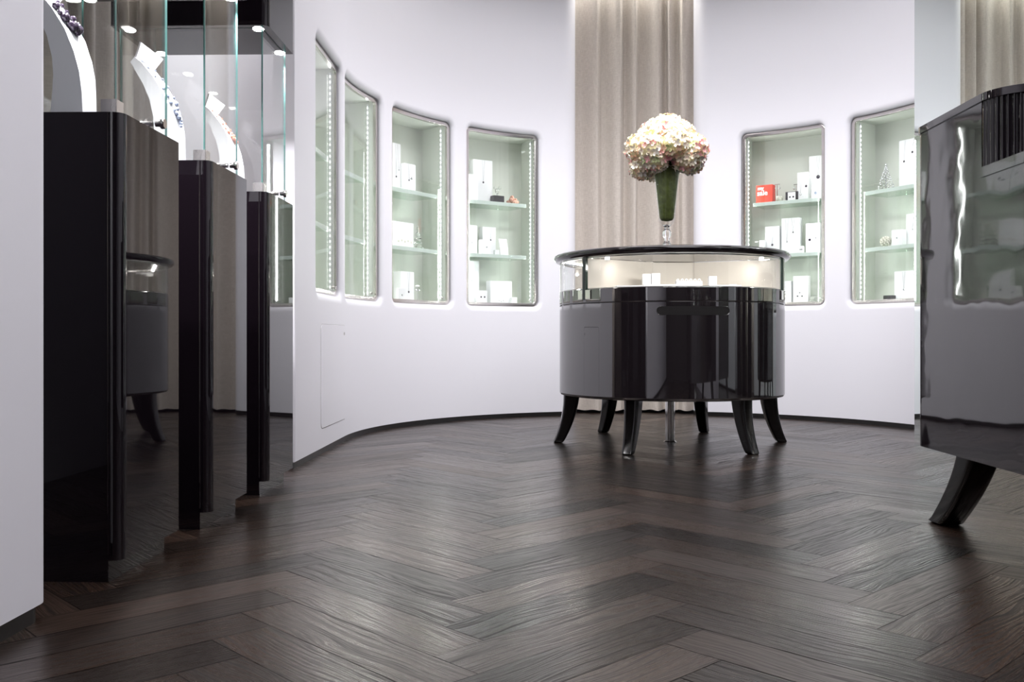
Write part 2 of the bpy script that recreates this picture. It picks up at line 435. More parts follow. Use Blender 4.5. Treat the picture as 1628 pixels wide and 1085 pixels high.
# square end of the left wall beside the vitrines (wall has real thickness)
def quadz(mb, pts, z0, z1):
    for (a, b) in zip(pts[:-1], pts[1:]): mb.add([rf(*a, z0), rf(*b, z0), rf(*b, z1), rf(*a, z1)], [(0, 1, 2, 3)])
quadz(mbL, [(-R, -1.03), (-R-.09, -1.03), (-R-.09, -.72)], .028, H)
structure(mbL.build('wall_left', M['wall'], smooth=40))
mbR, profR = build_wall(RIGHT, -.35, S_END, 'wall_right')
structure(mbR.build('wall_right', M['wall'], smooth=40))
for nm, path, s0, prof in (('baseboard_left', LEFT, -1.03, profL), ('baseboard_right', RIGHT, -.35, profR)):
    mb = MB(); n = 120
    pts = [path.p(s0+(S_END-s0)*i/n, .004) for i in range(n+1)] + [(p.x, p.y) for p in prof[1:]]
    quadz(mb, pts, 0, .03)
    structure(mb.build(nm, M['base'], smooth=40))

# rest of the shell
def slab(name, x0, x1, y0, y1, z0, z1, mat, bev=0):
    mb = MB().box(x0, x1, y0, y1, z0, z1, mat=ROOM_M, bev=bev); return structure(mb.build(name, mat))
slab('ceiling', -3, 3, -8.2, 2.6, H, H+.05, M['ceiling'])
def partition(x0, x1, y1, z0, z1, nm, m, r=.045):
    poly = [(x0, -8.0), (x1, -8.0)] + arcpts(x1-r, y1-r, r, 0, PI/2, 8) + arcpts(x0+r, y1-r, r, PI/2, PI, 8)
    structure(MB().prism(poly, z0, z1, mat=ROOM_M).build(nm, m, smooth=40))
partition(-1.657-.12, -1.657, -3.065, .035, H, 'wall_front_left', M['wall'])
partition(-1.657-.11, -1.667, -3.075, 0, .035, 'baseboard_front_left', M['base'])
slab('wall_niche_end', -2.55, -R-.09, -.72, -.68, 0, H, M['wall'])
slab('wall_niche_back', -2.60, -2.55, -8.0, -.68, 0, H, M['wall'])
slab('wall_pier', 1.36, 1.95, -2.0, .19, 0, H, M['wall'])
slab('wall_hall_right', 1.95, 2.0, -8.0, .25, 0, H, M['wall'])
slab('wall_back', -2.6, 2.0, -8.05, -8.0, 0, H, M['backwall'])
slab('wall_apse', -1.0, 1.0, 2.25, 2.3, 0, H, M['wall'])

# mirror on the pier
mr = empty('wall_mirror', ROOM_M @ Matrix.Translation((1.335, -.9, 0)) @ Matrix.Rotation(math.radians(-.24), 4, 'Z'))
tag(mr, 'tall pale green tinted wall mirror behind the black counter cabinet', 'mirror')
MB().box(0, .012, -1.08, 1.09, .0, 3.2).build('mirror_pane', M['mirror'], mr)
MB().box(.012, .025, -1.08, 1.085, .0, 3.2).build('backing_board', M['edge'], mr)

# access panel in the left wall
def panel():
    t0, t1, z0, z1 = -.555, .005, .118, .612; g = .0025
    e = empty('access_panel', ROOM_M @ Matrix.Translation((-R, (t0+t1)/2, 0)))
    tag(e, 'flush white service hatch low in the curved left wall', 'access panel')
    w, h = t1-t0, z1-z0; zc_ = (z0+z1)/2
    out = rrect(w, h, .03, 6, 4, 4); inn = rrect(w-.006, h-.006, .028, 6, 4, 4); n = len(out)
    mb = MB().add([(.0012, y, z+zc_) for y, z in out]+[(.0012, y, z+zc_) for y, z in inn], [(i, (i+1) % n, n+(i+1) % n, n+i) for i in range(n)])
    mb.add([(-.001, y, z+zc_) for y, z in out]+[(.0012, y, z+zc_) for y, z in out], [(i, (i+1) % n, n+(i+1) % n, n+i) for i in range(n)])
    mb.build('panel_gap', M['nickel'], e)
    mb = MB().add([(.0022, y, z+zc_) for y, z in inn], [list(range(n))])
    mb.add([(.0, y, z+zc_) for y, z in inn]+[(.0022, y, z+zc_) for y, z in inn], [(i, (i+1) % n, n+(i+1) % n, n+i) for i in range(n)])
    mb.build('panel_door', M['wall'], e, smooth=0)
    MB().lathe([(.0001, .004), (.008, .004), (.008, 0)], 16, mat=Matrix.Translation((.002, w/2-.04, z1-.045)) @ Matrix.Rotation(PI/2, 4, 'Y')).build('panel_lock', M['nickel'], e)
panel()

# ================================================================ DISPLAY WINDOWS
WINM = {}
SH = (1.452, 1.092); ST = .022
def window_matrix(path, c):
    if c < 0 and path is LEFT:
        u, v = path.p(c); th = PI
    else:
        a = PI - c/R; th = a if path is LEFT else PI - a
        u, v = R*math.cos(th), R*math.sin(th)
    return ROOM_M @ Matrix.Translation((u, v, 0)) @ Matrix.Rotation(th-PI/2, 4, 'Z'), (c < 0)
WLAB = {
 'w1': 'narrow wall showcase seen edge on, first after the black vitrines',
 'w2': 'wall showcase with bare shelves and a bright light strip, second after the vitrines',
 'w3': 'wall showcase holding a clear tiered tree, third after the vitrines',
 'w4': 'wall showcase holding a pink coral cluster, beside the curtain',
 'w5': 'wall showcase with a red sale box on its upper shelf',
 'w6': 'wall showcase half hidden behind the mirror edge, silver beaded tree on shelf'}
def build_window(nm, path, c):
    mtx, straight = window_matrix(path, c); WINM[nm] = mtx
    e = empty('wall_showcase', mtx)
    tag(e, WLAB[nm], 'display case', 'showcases in the curved wall')
    def Q(a, d, z):
        if straight: return Vector((a, d, z))
        return Vector(((R+d)*math.sin(a/R), (R+d)*math.cos(a/R)-R, z))
    def loops(mb, specs, mi=0, close=False):
        n = len(specs[0][0]); vs = []
        for pts, d in specs: vs += [Q(x, d+FD, z+zc) for x, z in pts]
        m = len(specs)
        fs = [(j*n+i, j*n+(i+1) % n, ((j+1) % m)*n+(i+1) % n, ((j+1) % m)*n+i) for j in range(m if close else m-1) for i in range(n)]
        mb.add(vs, fs, mi)
    def rr(k): return rrect(WW+2*k, WH+2*k, max(.006, RC+k))
    fw = .021
    mb = MB(); loops(mb, [(rr(.003), .02), (rr(.002), .0145), (rr(-.002), .013), (rr(-fw+.003), .013), (rr(-fw), .0145), (rr(-fw), .032), (rr(.003), .032)], close=True)
    mb.build('door_frame', M['frame'], e, smooth=30)
    mb = MB(); p = rrect(WW-2*fw-.002, WH-2*fw-.002, .02)
    # glass pane: strips of quads front and back
    ns = 16; x0, x1 = -WW/2+fw, WW/2-fw; z0, z1 = WZ+fw, WZ+WH-fw
    for d in (.018+FD, .024+FD):
        for i in range(ns):
            a, b = x0+(x1-x0)*i/ns, x0+(x1-x0)*(i+1)/ns
            q = [Q(a, d, z0), Q(b, d, z0), Q(b, d, z1), Q(a, d, z1)]
            mb.add(q if d < .02+FD else q[::-1], [(0, 1, 2, 3)])
    mb.build('glass_door', M['glass'], e, smooth=0, recalc=False)
    # mint painted inner box
    mb = MB(); hw = WW/2-.012; zb, zt = WZ+.006, WZ+WH-.008; D = .285
    ns = 14
    for i in range(ns):
        a, b = -hw+2*hw*i/ns, -hw+2*hw*(i+1)/ns
        mb.add([Q(a, D, zb), Q(b, D, zb), Q(b, D, zt), Q(a, D, zt)], [(0, 1, 2, 3)])
        mb.add([Q(a, .032+FD, zb), Q(b, .032+FD, zb), Q(b, D, zb), Q(a, D, zb)], [(0, 1, 2, 3)])
        mb.add([Q(a, .032+FD, zt), Q(b, .032+FD, zt), Q(b, D, zt), Q(a, D, zt)], [(0, 1, 2, 3)])
    for s in (-1, 1):
        mb.add([Q(s*hw, .032+FD, zb), Q(s*hw, D, zb), Q(s*hw, D, zt), Q(s*hw, .032+FD, zt)], [(0, 1, 2, 3)])
    mb.build('case_lining', M['mint'], e, smooth=30)
    for z in SH:
        m_ = MB().box(-.222, .222, .074, .278, z, z+ST, 0)
        m_.box(-.225, .225, .062, .074, z-.001, z+ST+.001, 1, bev=.002)
        m_.build('glass_shelf', [M['glass2'], M['shelfedge']], e, smooth=0)
    for s in (-1, 1):
        mb = MB(); ph = hw-.002
        for k in range(2): pass
        xa, xb = (s*(ph-.007), s*ph) if s > 0 else (-ph, -ph+.007)
        mb.box(min(xa, xb), max(xa, xb), .054, .064, zb+.02, zt-.02, 1)
        for k in range(38):
            z = zb+.04+k*(zt-zb-.08)/37
            mb.box(min(xa, xb)-(.003 if s > 0 else 0), max(xa, xb)+(.003 if s < 0 else 0), .056, .062, z-.005, z+.005)
        mb.build('light_strip', [M['led'], M['white']], e, smooth=0)
        area('light_strip_glow', (s*(ph-.012), .060, zc), (0, s*PI/2*1.0, 0), WH*.93, .008, 1.5, (.98, 1, .975), parent=e)
    MB().lathe([(.0001, .012), (.006, .012), (.008, .006), (.008, 0)], 16, mat=Matrix.Translation((WW/2-fw-.022, .018+FD, WZ+fw+.022)) @ Matrix.Rotation(PI/2, 4, 'X')).build('door_lock', M['chrome'], e)
    return e
for w in windows: build_window(*w)

# ================================================================ SHOWCASE CONTENTS
LV = {'t': SH[0]+ST+.0012, 'm': SH[1]+ST+.0012, 'b': WZ+.0065}
def at(win, x, y, lv, rz=0): return WINM[win] @ Matrix.Translation((x, y+.012, LV[lv])) @ Matrix.Rotation(rz, 4, 'Z')
def jewel_box(win, lv, x0, x1, ztop, y, label, dots=(), group='white jewellery boxes in the wall showcases', rz=0, dep=None, mat='white', cat='jewellery box', name='jewellery_box'):
    w = x1-x0; h = ztop-LV[lv]; d = dep or min(.06, max(.03, w*.5))
    e = empty(name, at(win, (x0+x1)/2, y, lv, rz)); tag(e, label, cat, group)
    MB().box(-w/2, w/2, 0, d, 0, h, bev=.0015).build('box_body', M[mat], e, smooth=30)
    for (fx, fz, r, m, chain) in dots:
        px, pz = (fx-.5)*w, fz*h
        p = MB().lathe([(.0001, .004), (r*.7, .003), (r, 0)], 12, mat=Matrix.Translation((px, 0, pz)) @ Matrix.Rotation(PI/2, 4, 'X')).build('pendant', M[m], e)
        if chain:
            mb = MB(); mb.tube([(px-.010, -.0006, h*.98), (px, -.0006, pz+r)], .0004, 5); mb.tube([(px+.010, -.0006, h*.98), (px, -.0006, pz+r)], .0004, 5)
            mb.build('chain', M['silver'], e)
    return e
JB = jewel_box
DS = 'darkstone'; SV = 'silver'
# showcase beside the curtain, left side
JB('w4', 't', -.139, .011, 1.771, .15, 'wide tall white jewellery box at the back of the shelf with pink coral', [(.52, .48, .007, DS, 1)])
JB('w4', 't', -.215, -.140, 1.653, .09, 'small white box in front of the wide tall box, coral showcase top shelf', [(.7, .4, .005, SV, 1)])
JB('w4', 'm', -.200, -.120, 1.313, .13, 'white box at the left end of the coral showcase middle shelf', [(.5, .4, .005, SV, 1)])
JB('w4', 'm', -.054, .051, 1.314, .17, 'white box standing behind a lower box, coral showcase middle shelf', [(.6, .55, .006, DS, 1)])
JB('w4', 'm', -.113, -.039, 1.215, .09, 'low white box with a ring, standing before a taller box on the middle shelf', [(.6, .5, .006, SV, 0)])
JB('w4', 'm', .000, .032, 1.150, .09, 'tiny white block beside the leaning card, coral showcase middle shelf')
JB('w4', 'b', -.230, -.089, 1.073, .16, 'tall white box at the left of the coral showcase floor', [(.6, .55, .006, SV, 1)])
JB('w4', 'b', -.133, -.064, .867, .09, 'small white card with two dark ear studs on the coral showcase floor', [(.3, .55, .006, DS, 0), (.7, .55, .006, DS, 0)])
JB('w4', 'b', -.016, .157, .939, .13, 'wide square white box on the coral showcase floor', [(.4, .2, .004, SV, 0), (.5, .17, .004, SV, 0), (.6, .2, .004, SV, 0)])
JB('w4', 'b', .133, .175, .826, .09, 'small low white block right of the wide square box')
def easel_card():
    e = empty('display_card', at('w4', .085, .13, 'm')); tag(e, 'white card leaning back on a stand, coral showcase middle shelf', 'display card')
    pr = [(-.02, 0), (-.014, .05), (0, .095), (.006, .118)]
    mb = MB(); n = len(pr)
    for t in (0, .006):
        mb.add([(s*.032, y+t, z) for y, z in pr for s in (-1, 1)], [(2*i, 2*i+1, 2*i+3, 2*i+2) for i in range(n-1)])
    mb.add([(s*.032, y+t, z) for t in (0, .006) for y, z in pr for s in (-1, 1)], [(2*i, 2*i+2, 2*n+2*i+2, 2*n+2*i) for i in range(n-1)] + [(2*i+1, 2*i+3, 2*n+2*i+3, 2*n+2*i+1) for i in range(n-1)] + [(0, 1, 2*n+1, 2*n), (2*n-2, 2*n-1, 4*n-1, 4*n-2)])
    mb.build('card_face', M['white'], e)
    MB().box(-.02, .02, -.01, .05, 0, .006).box(-.004, .004, .012, .02, .006, .10).build('card_stand', M['white'], e)
    mb = MB(); [mb.ball((q*.012, -.006-.00*q, .06+abs(q)*.006), .004, 8) for q in (-1, 0, 1)]; mb.build('bracelet', M['silver'], e)
easel_card()
def ring_box(win, lv, x, y, w, h, label, topper):
    e = empty('ring_box', at(win, x, y, lv)); tag(e, label, 'ring box')
    MB().box(-w/2, w/2, 0, .05, 0, h, bev=.002).build('box_body', M['blackbox'], e)
    if topper:
        mb = MB(); mb.box(-.004, .004, .02, .026, h, h+.018); mb.ball((0, .023, h+.034), .017, 14); mb.ball((.018, .023, h+.058), .011, 10); mb.ball((-.02, .023, h+.055), .010, 10)
        mb.build('crystal_flower', M['crystal'], e)
    return e
ring_box('w4', 't', .030, .09, .083, .05, 'black box topped by a clear crystal flower', True)
def coral():
    rnd = random.Random(5); e = MB()
    for i in range(26):
        a = rnd.uniform(0, 2*PI); r = rnd.uniform(0, .034); h = .014+rnd.random()*.045*(1-r/.05)
        e.ball((r*math.cos(a)*1.15, r*math.sin(a), h), rnd.uniform(.010, .016), 10)
    o = e.build('coral_cluster', M['coral']); o.matrix_world = at('w4', .160, .13, 't'); tag(o, 'pink coral cluster on the top shelf beside the black box', 'coral')
coral()
# showcase with the clear tree
JB('w3', 't', -.180, -.017, 1.776, .15, 'tall white box on the clear tree showcase top shelf', [(.75, .3, .006, DS, 1), (.9, .45, .005, SV, 1)])
JB('w3', 't', -.012, .093, 1.657, .12, 'shorter white box with a ring brooch beside the tall box, clear tree showcase', [(.62, .5, .010, SV, 0), (.4, .42, .006, DS, 1)])
JB('w3', 'm', -.13, .072, 1.278, .12, 'wide white box with a row of pearls beside the clear tree', [(q, .25+.04*((i) % 2), .008, 'lump', 0) for i, q in enumerate((.3, .45, .6, .75, .9))])
JB('w3', 'b', -.040, .090, .967, .13, 'white box on the clear tree showcase floor', [(.6, .35, .007, DS, 1)])
JB('w3', 'b', -.114, -.049, .856, .08, 'low white block left of the box on the clear tree showcase floor', [(.5, .5, .006, SV, 0)])
def tiers(win, lv, x, y, h, r, mat, label, beads=True, name='tiered_tree'):
    e = MB(); rnd = random.Random(2)
    if beads:
        n = 84
        for i in range(n):
            t = i/n; a = i*2.4; rr_ = r*(1-t)**.9; e.ball((rr_*math.cos(a), rr_*math.sin(a), .008+t*(h-.02)), .0042*(1-.3*t)+rnd.uniform(0, .002), 8)
        e.ball((0, 0, h-.008), .008, 8); e.tube([(0, 0, 0), (0, 0, h)], .003, 6)
    else:
        prof = [(.0001, 0)]
        for k in range(5):
            z = k*h/5; rr_ = r*(1-k/5.6); prof += [(rr_, z+.002), (rr_, z+.01), (rr_*.45, z+h/5-.006)]
        prof += [(.008, h*.97), (.0001, h)]
        e.lathe(prof, 20)
    o = e.build(name, M[mat]); o.matrix_world = at(win, x, y, lv); tag(o, label, 'ornament'); return o
tiers('w3', 'm', .126, .13, .150, .038, 'crystal', 'clear glass tiered tree beside the wide pearl box', False)
tiers('w6', 't', -.130, .13, .170, .050, 'silver', 'silver beaded cone tree on the showcase beside the mirror', True, 'beaded_tree')
def ear_stand(win, lv, x, y, label, h=.11):
    e = empty('earring_stand', at(win, x, y, lv)); tag(e, label, 'earring stand')
    MB().box(-.02, .02, -.012, .012, 0, .006).tube([(0, 0, .006), (0, 0, h)], .0025, 6).tube([(-.018, 0, h), (.018, 0, h)], .0025, 6).build('stand_frame', M['silver'], e)
    for s in (-1, 1): MB().tube([(s*.015, 0, h), (s*.015, 0, h-.02)], .001, 5).ball((s*.015, 0, h-.028), .007, 10).build('earring', M['silver'], e)
ear_stand('w3', 'b', .100, .11, 'small silver earring stand on the clear tree showcase floor')
# showcase with the red box
def red_box():
    x0, x1, zt = -.224, -.107, 1.601; w = x1-x0; h = zt-LV['t']
    e = empty('sale_box', at('w5', (x0+x1)/2, .10, 't')); tag(e, 'red sale box with white lettering at the shelf end', 'sign box')
    MB().box(-w/2, w/2, 0, .06, 0, h, bev=.0015).build('box_body', M['red'], e)
    for txt, sz, px, pz in (('my', .036, -.046, h*.74), ('sale', .050, -.050, h*.44)):
        c = bpy.data.curves.new('lettering', 'FONT'); c.body = txt; c.size = sz; c.extrude = .0004; c.offset = .0008
        tmp = bpy.data.objects.new('lettering', c); COL.objects.link(tmp); bpy.context.view_layer.update()
        me = bpy.data.meshes.new_from_object(tmp.evaluated_get(bpy.context.evaluated_depsgraph_get())); me.materials.clear(); me.materials.append(M['white'])
        bpy.data.objects.remove(tmp); o = bpy.data.objects.new('lettering', me); COL.objects.link(o)
        o.parent = e; o.location = (px, -.0008, pz); o.rotation_euler = (PI/2, 0, 0)
red_box()
ear_stand('w5', 't', -.090, .15, 'slim silver earring stand behind the red box', .13)
def lump():
    m = MB(); rnd = random.Random(9)
    for i in range(9): m.ball((rnd.uniform(-.013, .013), rnd.uniform(-.012, .012), .016+rnd.uniform(-.002, .02)), rnd.uniform(.011, .017), 10)
    o = m.build('stone_trinket', M['lump']); o.matrix_world = at('w5', -.058, .11, 't'); tag(o, 'pale stone trinket between the red box and the black box', 'ornament')
lump()
ring_box('w5', 't', .020, .12, .086, .066, 'black box behind a white stud card, near the red sale box', False)
JB('w5', 't', .000, .052, 1.535, .10, 'white ear stud card leaning on the black box', [(.28, .45, .006, DS, 0), (.72, .45, .006, DS, 0)], dep=.004, cat='display card', name='display_card')
ear_stand('w5', 't', .025, .20, 'silver earring stand behind the black box near the red box', .125)
JB('w5', 't', .055, .130, 1.667, .13, 'white box with two hanging pendants right of the black box', [(.3, .22, .007, SV, 1), (.8, .5, .008, DS, 1)])
JB('w5', 't', .113, .225, 1.782, .20, 'tallest white box at the back of the red box shelf', [(.55, .53, .013, DS, 1)])
JB('w5', 't', .169, .223, 1.567, .08, 'small white box with a blue pendant, end of the red box shelf', [(.5, .4, .011, 'bluestone', 1)])
JB('w5', 'm', -.196, -.158, 1.218, .09, 'small low white block at the start of the shelf under the red box')
JB('w5', 'm', -.169, -.068, 1.314, .13, 'white box with a round dark pendant under the red box shelf', [(.5, .36, .008, DS, 1)])
JB('w5', 'm', -.054, .070, 1.363, .13, 'largest white box on the shelf below the red box', [(.3, .35, .007, SV, 1), (.65, .6, .007, SV, 1)])
JB('w5', 'm', .083, .108, 1.164, .085, 'tiny white stud card between two boxes below the red box shelf', [(.3, .5, .004, DS, 0), (.7, .5, .004, DS, 0)])
JB('w5', 'm', .112, .210, 1.317, .13, 'white box with pendants at the end of the shelf below the red box', [(.28, .45, .009, DS, 1), (.7, .5, .006, SV, 1)])
JB('w5', 'b', -.105, .013, .933, .13, 'white box partly behind the round table on the red box showcase floor', [(.6, .3, .006, SV, 1)])
JB('w5', 'b', .026, .129, .964, .13, 'white box with three dots on the red box showcase floor', [(.3, .3, .005, DS, 0), (.6, .3, .005, DS, 0), (.45, .42, .005, SV, 0)])
def ball(win, lv, x, y, r, mat, label, name):
    m = MB(); rnd = random.Random(4)
    if mat == 'crystal': m.ball((0, 0, r), r, 20)
    else:
        m.ball((0, 0, r), r*.9, 16)
        for i in range(60):
            a = i*2.4; z = 1-2*(i+.5)/60; q = math.sqrt(1-z*z); m.ball((r*.9*q*math.cos(a), r*.9*q*math.sin(a), r+r*.88*z), r*.14, 6)
    o = m.build(name, M[mat]); o.matrix_world = at(win, x, y, lv); tag(o, label, 'ornament')
ball('w5', 'b', .178, .10, .030, 'crystal', 'clear crystal ball on the red box showcase floor', 'crystal_ball')
ball('w6', 'm', -.116, .11, .036, 'lump', 'knobbly pearl ball on the middle shelf beside the mirror', 'pearl_ball')
# showcase beside the mirror
JB('w6', 't', -.057, .063, 1.779, .16, 'tall white box on the silver tree shelf', [(.3, .56, .007, DS, 1), (.8, .72, .007, DS, 1)])
JB('w6', 'm', -.074, .006, 1.218, .11, 'lower white box beside the pearl ball', [(.5, .5, .005, SV, 0)])
JB('w6', 'm', -.006, .072, 1.314, .16, 'taller white box right of the lower box, pearl ball shelf', [(.6, .5, .005, SV, 1)])
JB('w6', 'b', -.076, .078, .960, .14, 'wide white box on the floor of the showcase beside the mirror', [(.45, .4, .007, SV, 1)])
ring_box('w6', 'b', -.092, .09, .055, .042, 'small black ring box on the floor of the showcase beside the mirror', False)

# ================================================================ CURTAINS
def fold_curtain(name, pfun, t0, t1, z0, z1, amp, seed, label, n=420, nz=26, mat='linen'):
    rnd = random.Random(seed); knots = [t0]
    while knots[-1] < t1: knots.append(knots[-1] + rnd.choice((.03, .05, .08, .11))*rnd.uniform(.8, 1.25))
    dep = [rnd.uniform(-.15, .2) if i % 2 else rnd.uniform(.75, 1.1) for i in range(len(knots)+1)]
    def prof(t):
        for i in range(len(knots)-1):
            if t <= knots[i+1]:
                f = (t-knots[i])/(knots[i+1]-knots[i]); f = f*f*(3-2*f); f = f*f*(3-2*f) if i % 3 == 0 else f
                return dep[i]*(1-f)+dep[i+1]*f
        return dep[-1]
    mb = MB(); vs = []
    for j in range(nz+1):
        z = z0+(z1-z0)*j/nz; q = j/nz
        for i in range(n+1):
            t = t0+(t1-t0)*i/n
            sw = .006*math.sin(q*5+t*9)*(1-q)
            d = amp*prof(min(t1, max(t0, t+sw)))*(1.0-.12*q) 
            p = pfun(t, d); vs.append((p.x, p.y, z + (.004*math.sin(t*60) if j == 0 else 0)))
    mb.add(vs, [(j*(n+1)+i, j*(n+1)+i+1, (j+1)*(n+1)+i+1, (j+1)*(n+1)+i) for j in range(nz) for i in range(n)])
    o = mb.build(name, M[mat], smooth=180, recalc=False); tag(o, label, 'curtain'); return o
def pc(t, d):
    a = PI/2 - t/1.86; return rf((1.86+.055-d)*math.cos(a), (1.86+.055-d)*math.sin(a), 0)
fold_curtain('curtain', pc, -.50, .50, 0.022, 3.28, .085, 11, 'taupe linen curtain hanging in the gap behind the round table')
def pn(t, d): return rf(-2.44+d, t, 0)
fold_curtain('curtain', pn, -3.05, -.73, .02, 3.28, .08, 5, 'taupe linen curtain behind the black glass vitrines', n=700)

# ================================================================ VITRINES
VW, VD, VZ, GZ = .55, .334, 1.055, 1.632
def vitrine(yfront, label):
    # base: the front right corner; local -x is left, +y is back
    X = -.874 + .0244*(yfront-2.1)
    e = empty('glass_vitrine', Matrix.Translation((X, yfront, 0)) @ Matrix.Rotation(-PSI, 4, 'Z'))
    tag(e, label, 'vitrine', 'black glass topped vitrines')
    r = .026
    poly = [(-VW, 0)] + [(-r, 0)] + arcpts(-r, r, r, -PI/2, 0, 8)[1:] + [(0, VD), (-VW, VD)]
    MB().prism(poly, .048, VZ).build('pedestal', M['lacquer'], e, smooth=30)
    MB().box(-VW, -.030, .0, VD-.02, 0, .048).build('plinth', M['lacquer'], e)
    # two fine reveals down the rounded corner
    MB().tube([(-r-.004, -.0005, .06), (-r-.004, -.0005, VZ-.002)], .0022, 6).build('corner_trim', M['lacquer'], e)
    t = .006; gx, gy = -.026, .026
    def pane(x0, x1, y0, y1, thin):
        mb = MB().box(x0, x1, y0, y1, VZ, GZ)
        for i in range(6):
            pass
        # faces order: bottom, top, y0, y1, x0, x1
        mb.mi = [1, 1, 0, 0, 1, 1] if thin == 'y' else [1, 1, 1, 1, 0, 0]
        mb.build('glass_pane', [M['glass'], M['edge']], e, smooth=0)
    pane(gx-t, gx, gy+t, VD-.01, 'x')
    pane(-VW+.02, gx, gy, gy+t, 'y')
    pane(-VW+.02, -VW+.02+t, gy+t+.001, VD-.012, 'x')
    # metal clip at the front corner, knob lock near the back
    MB().box(gx-.032, gx+.004, gy-.004, gy-.0005, VZ, VZ+.034).box(gx+.0005, gx+.004, gy-.004, gy+.034, VZ, VZ+.034).build('corner_bracket', M['nickel'], e)
    kb = Matrix.Translation((gx+.001, VD-.085, VZ+.030)) @ Matrix.Rotation(PI/2, 4, 'Y')
    MB().lathe([(.0001, .024), (.012, .024), (.0135, .021), (.0135, .014), (.008, .013), (.008, 0)], 20, mat=kb).lathe([(.007, -.008), (.007, -.040), (.0001, -.040)], 16, mat=kb).build('knob_lock', M['chrome'], e)
    # hanging top box with four downlights
    MB().prism(poly, GZ+.012, 3.29).build('top_box', M['lacquer'], e, smooth=30)
    rp = [(-VW, -.001)] + [(-r, -.001)] + arcpts(-r, r, r+.001, -PI/2, 0, 8)[1:] + [(.001, VD), (-VW, VD)]
    MB().prism(rp, GZ, GZ+.014).build('top_rail', M['rim'], e, smooth=30)
    for x in (-.045, -.50):
        for y in (.04, VD-.02):
            MB().lathe([(.0001, 0), (.017, 0), (.017, .004), (.02, .004)], 20, c=(x, y, GZ-.004)).build('downlight', M['spotdisc'], e)
    for x, y in ((-.06, .05), (-.06, VD-.05), (-.3, VD/2)):
        spot('downlight_glow', (x, y, GZ-.012), (x-.10 if x > -.2 else x, y+.02, 1.0), 40 if x > -.2 else 26, math.radians(110), .7, .015, (1, .97, 1), parent=e)
    return e
VY = (2.085, 2.656, 3.227)
VM = []
for y, lb in zip(VY, ('nearest tall black vitrine, beside the white wall end', 'middle tall black vitrine of the three', 'farthest tall black vitrine, beside the curved white wall')):
    VM.append(vitrine(y, lb))

BUST = [(-.110, 1.055), (-.112, 1.12), (-.116, 1.165), (-.126, 1.21), (-.145, 1.262), (-.172, 1.308), (-.205, 1.350), (-.222, 1.364)]
def bust_pt(t):   # 0 base .. 1 top along the front face
    q = t*(len(BUST)-1); i = min(int(q), len(BUST)-2); f = q-i
    a, b = BUST[i], BUST[i+1]; return (a[0]*(1-f)+b[0]*f, a[1]*(1-f)+b[1]*f)
def necklace_bust(i, label):
    e = empty('necklace_bust', VM[i].matrix_basis @ Matrix.Translation((-.014, .108, 0))); tag(e, label, 'necklace display', 'white necklace busts in the vitrines')
    mb = MB(); n = 28; vs = []
    for k in range(n+1):
        t = k/n; x, z = bust_pt(t); x2, z2 = bust_pt(min(1, t+.01)); x1, z1 = bust_pt(max(0, t-.01))
        tn = Vector((x2-x1, z2-z1)).normalized(); nn = Vector((tn.y, -tn.x))      # outward (+x)
        th = .078*(1-t)+.020*t
        hw = .034 + .034*t**1.4
        ib = (x - nn.x*th, max(VZ+.0005, z - nn.y*th)) if k else (x-th, VZ+.0005)
        if k == 0: z = VZ+.0005
        vs += [(x, -hw, z), (x, hw, z), (ib[0], hw, ib[1]), (ib[0], -hw, ib[1])]
    fs = [(4*k+a, 4*k+(a+1) % 4, 4*k+4+(a+1) % 4, 4*k+4+a) for k in range(n) for a in range(4)] + [(0, 3, 2, 1), (4*n, 4*n+1, 4*n+2, 4*n+3)]
    mb.add(vs, fs); mb.build('curved_stand', M['bust'], e, smooth=40)
    # flared collar card on top
    c = MB(); x, z = BUST[-1]
    pts = [(x-.004, -.050, z-.004), (x-.002, .072, z-.004), (x+.020, .092, z+.040), (x+.016, -.060, z+.044)]
    pts2 = [(p[0]-.005, p[1], p[2]+.002) for p in pts]
    m = len(pts); c.add(pts+pts2, [list(range(m)), [m+q for q in range(m)][::-1]] + [(q, (q+1) % m, m+(q+1) % m, m+q) for q in range(m)])
    c.build('collar', M['bust'], e, smooth=0)
    return e
NB = []
for i, lb in enumerate(('white curved necklace bust in the nearest vitrine', 'white curved necklace bust in the middle vitrine', 'white curved necklace bust in the farthest vitrine')):
    NB.append(necklace_bust(i, lb))
def necklace(i, mat, tl, spread, sizes, label, drop):
    e = empty('necklace', VM[i].matrix_basis @ Matrix.Translation((-.014, .108, 0))); tag(e, label, 'necklace')
    def P(t, y, off):
        x, z = bust_pt(t); x2, z2 = bust_pt(min(1, t+.02)); x1, z1 = bust_pt(max(0, t-.02))
        tn = Vector((x2-x1, z2-z1)).normalized(); return Vector((x + tn.y*off, y, z - tn.x*off))
    rnd = random.Random(i)
    n = 40; path = []
    for k in range(n+1):
        a = PI*k/n; y = -spread*math.cos(a); t = 1.0 - (1.0-tl)*math.sin(a)**.8
        path.append((t, y))
    MB().tube([P(t, y, .003) for t, y in path], .0014, 6).build('chain', M['silver'], e)
    m = MB(); step = max(1, n//len(sizes))
    for q, s in enumerate(sizes):
        t, y = path[min(n, int((q+.5)*n/len(sizes)))]; m.ball(P(t, y, s*.8), s, 10, sc_=(1, 1.15, 1))
        m.ball(P(t-.012, y+.006, s*.5), s*.55, 8)
    for q in range(drop): m.ball(P(tl-.02-.028*q, rnd.uniform(-.004, .004), .007), .008*(1-.12*q), 8)
    m.build('stones', M[mat], e)
necklace(0, 'darkstone', .60, .045, [.004, .006, .005, .009, .006, .011, .008, .013, .012, .013, .009, .010, .006, .008, .005, .005, .004], 'necklace of dark purple stones on the nearest white bust', 1)
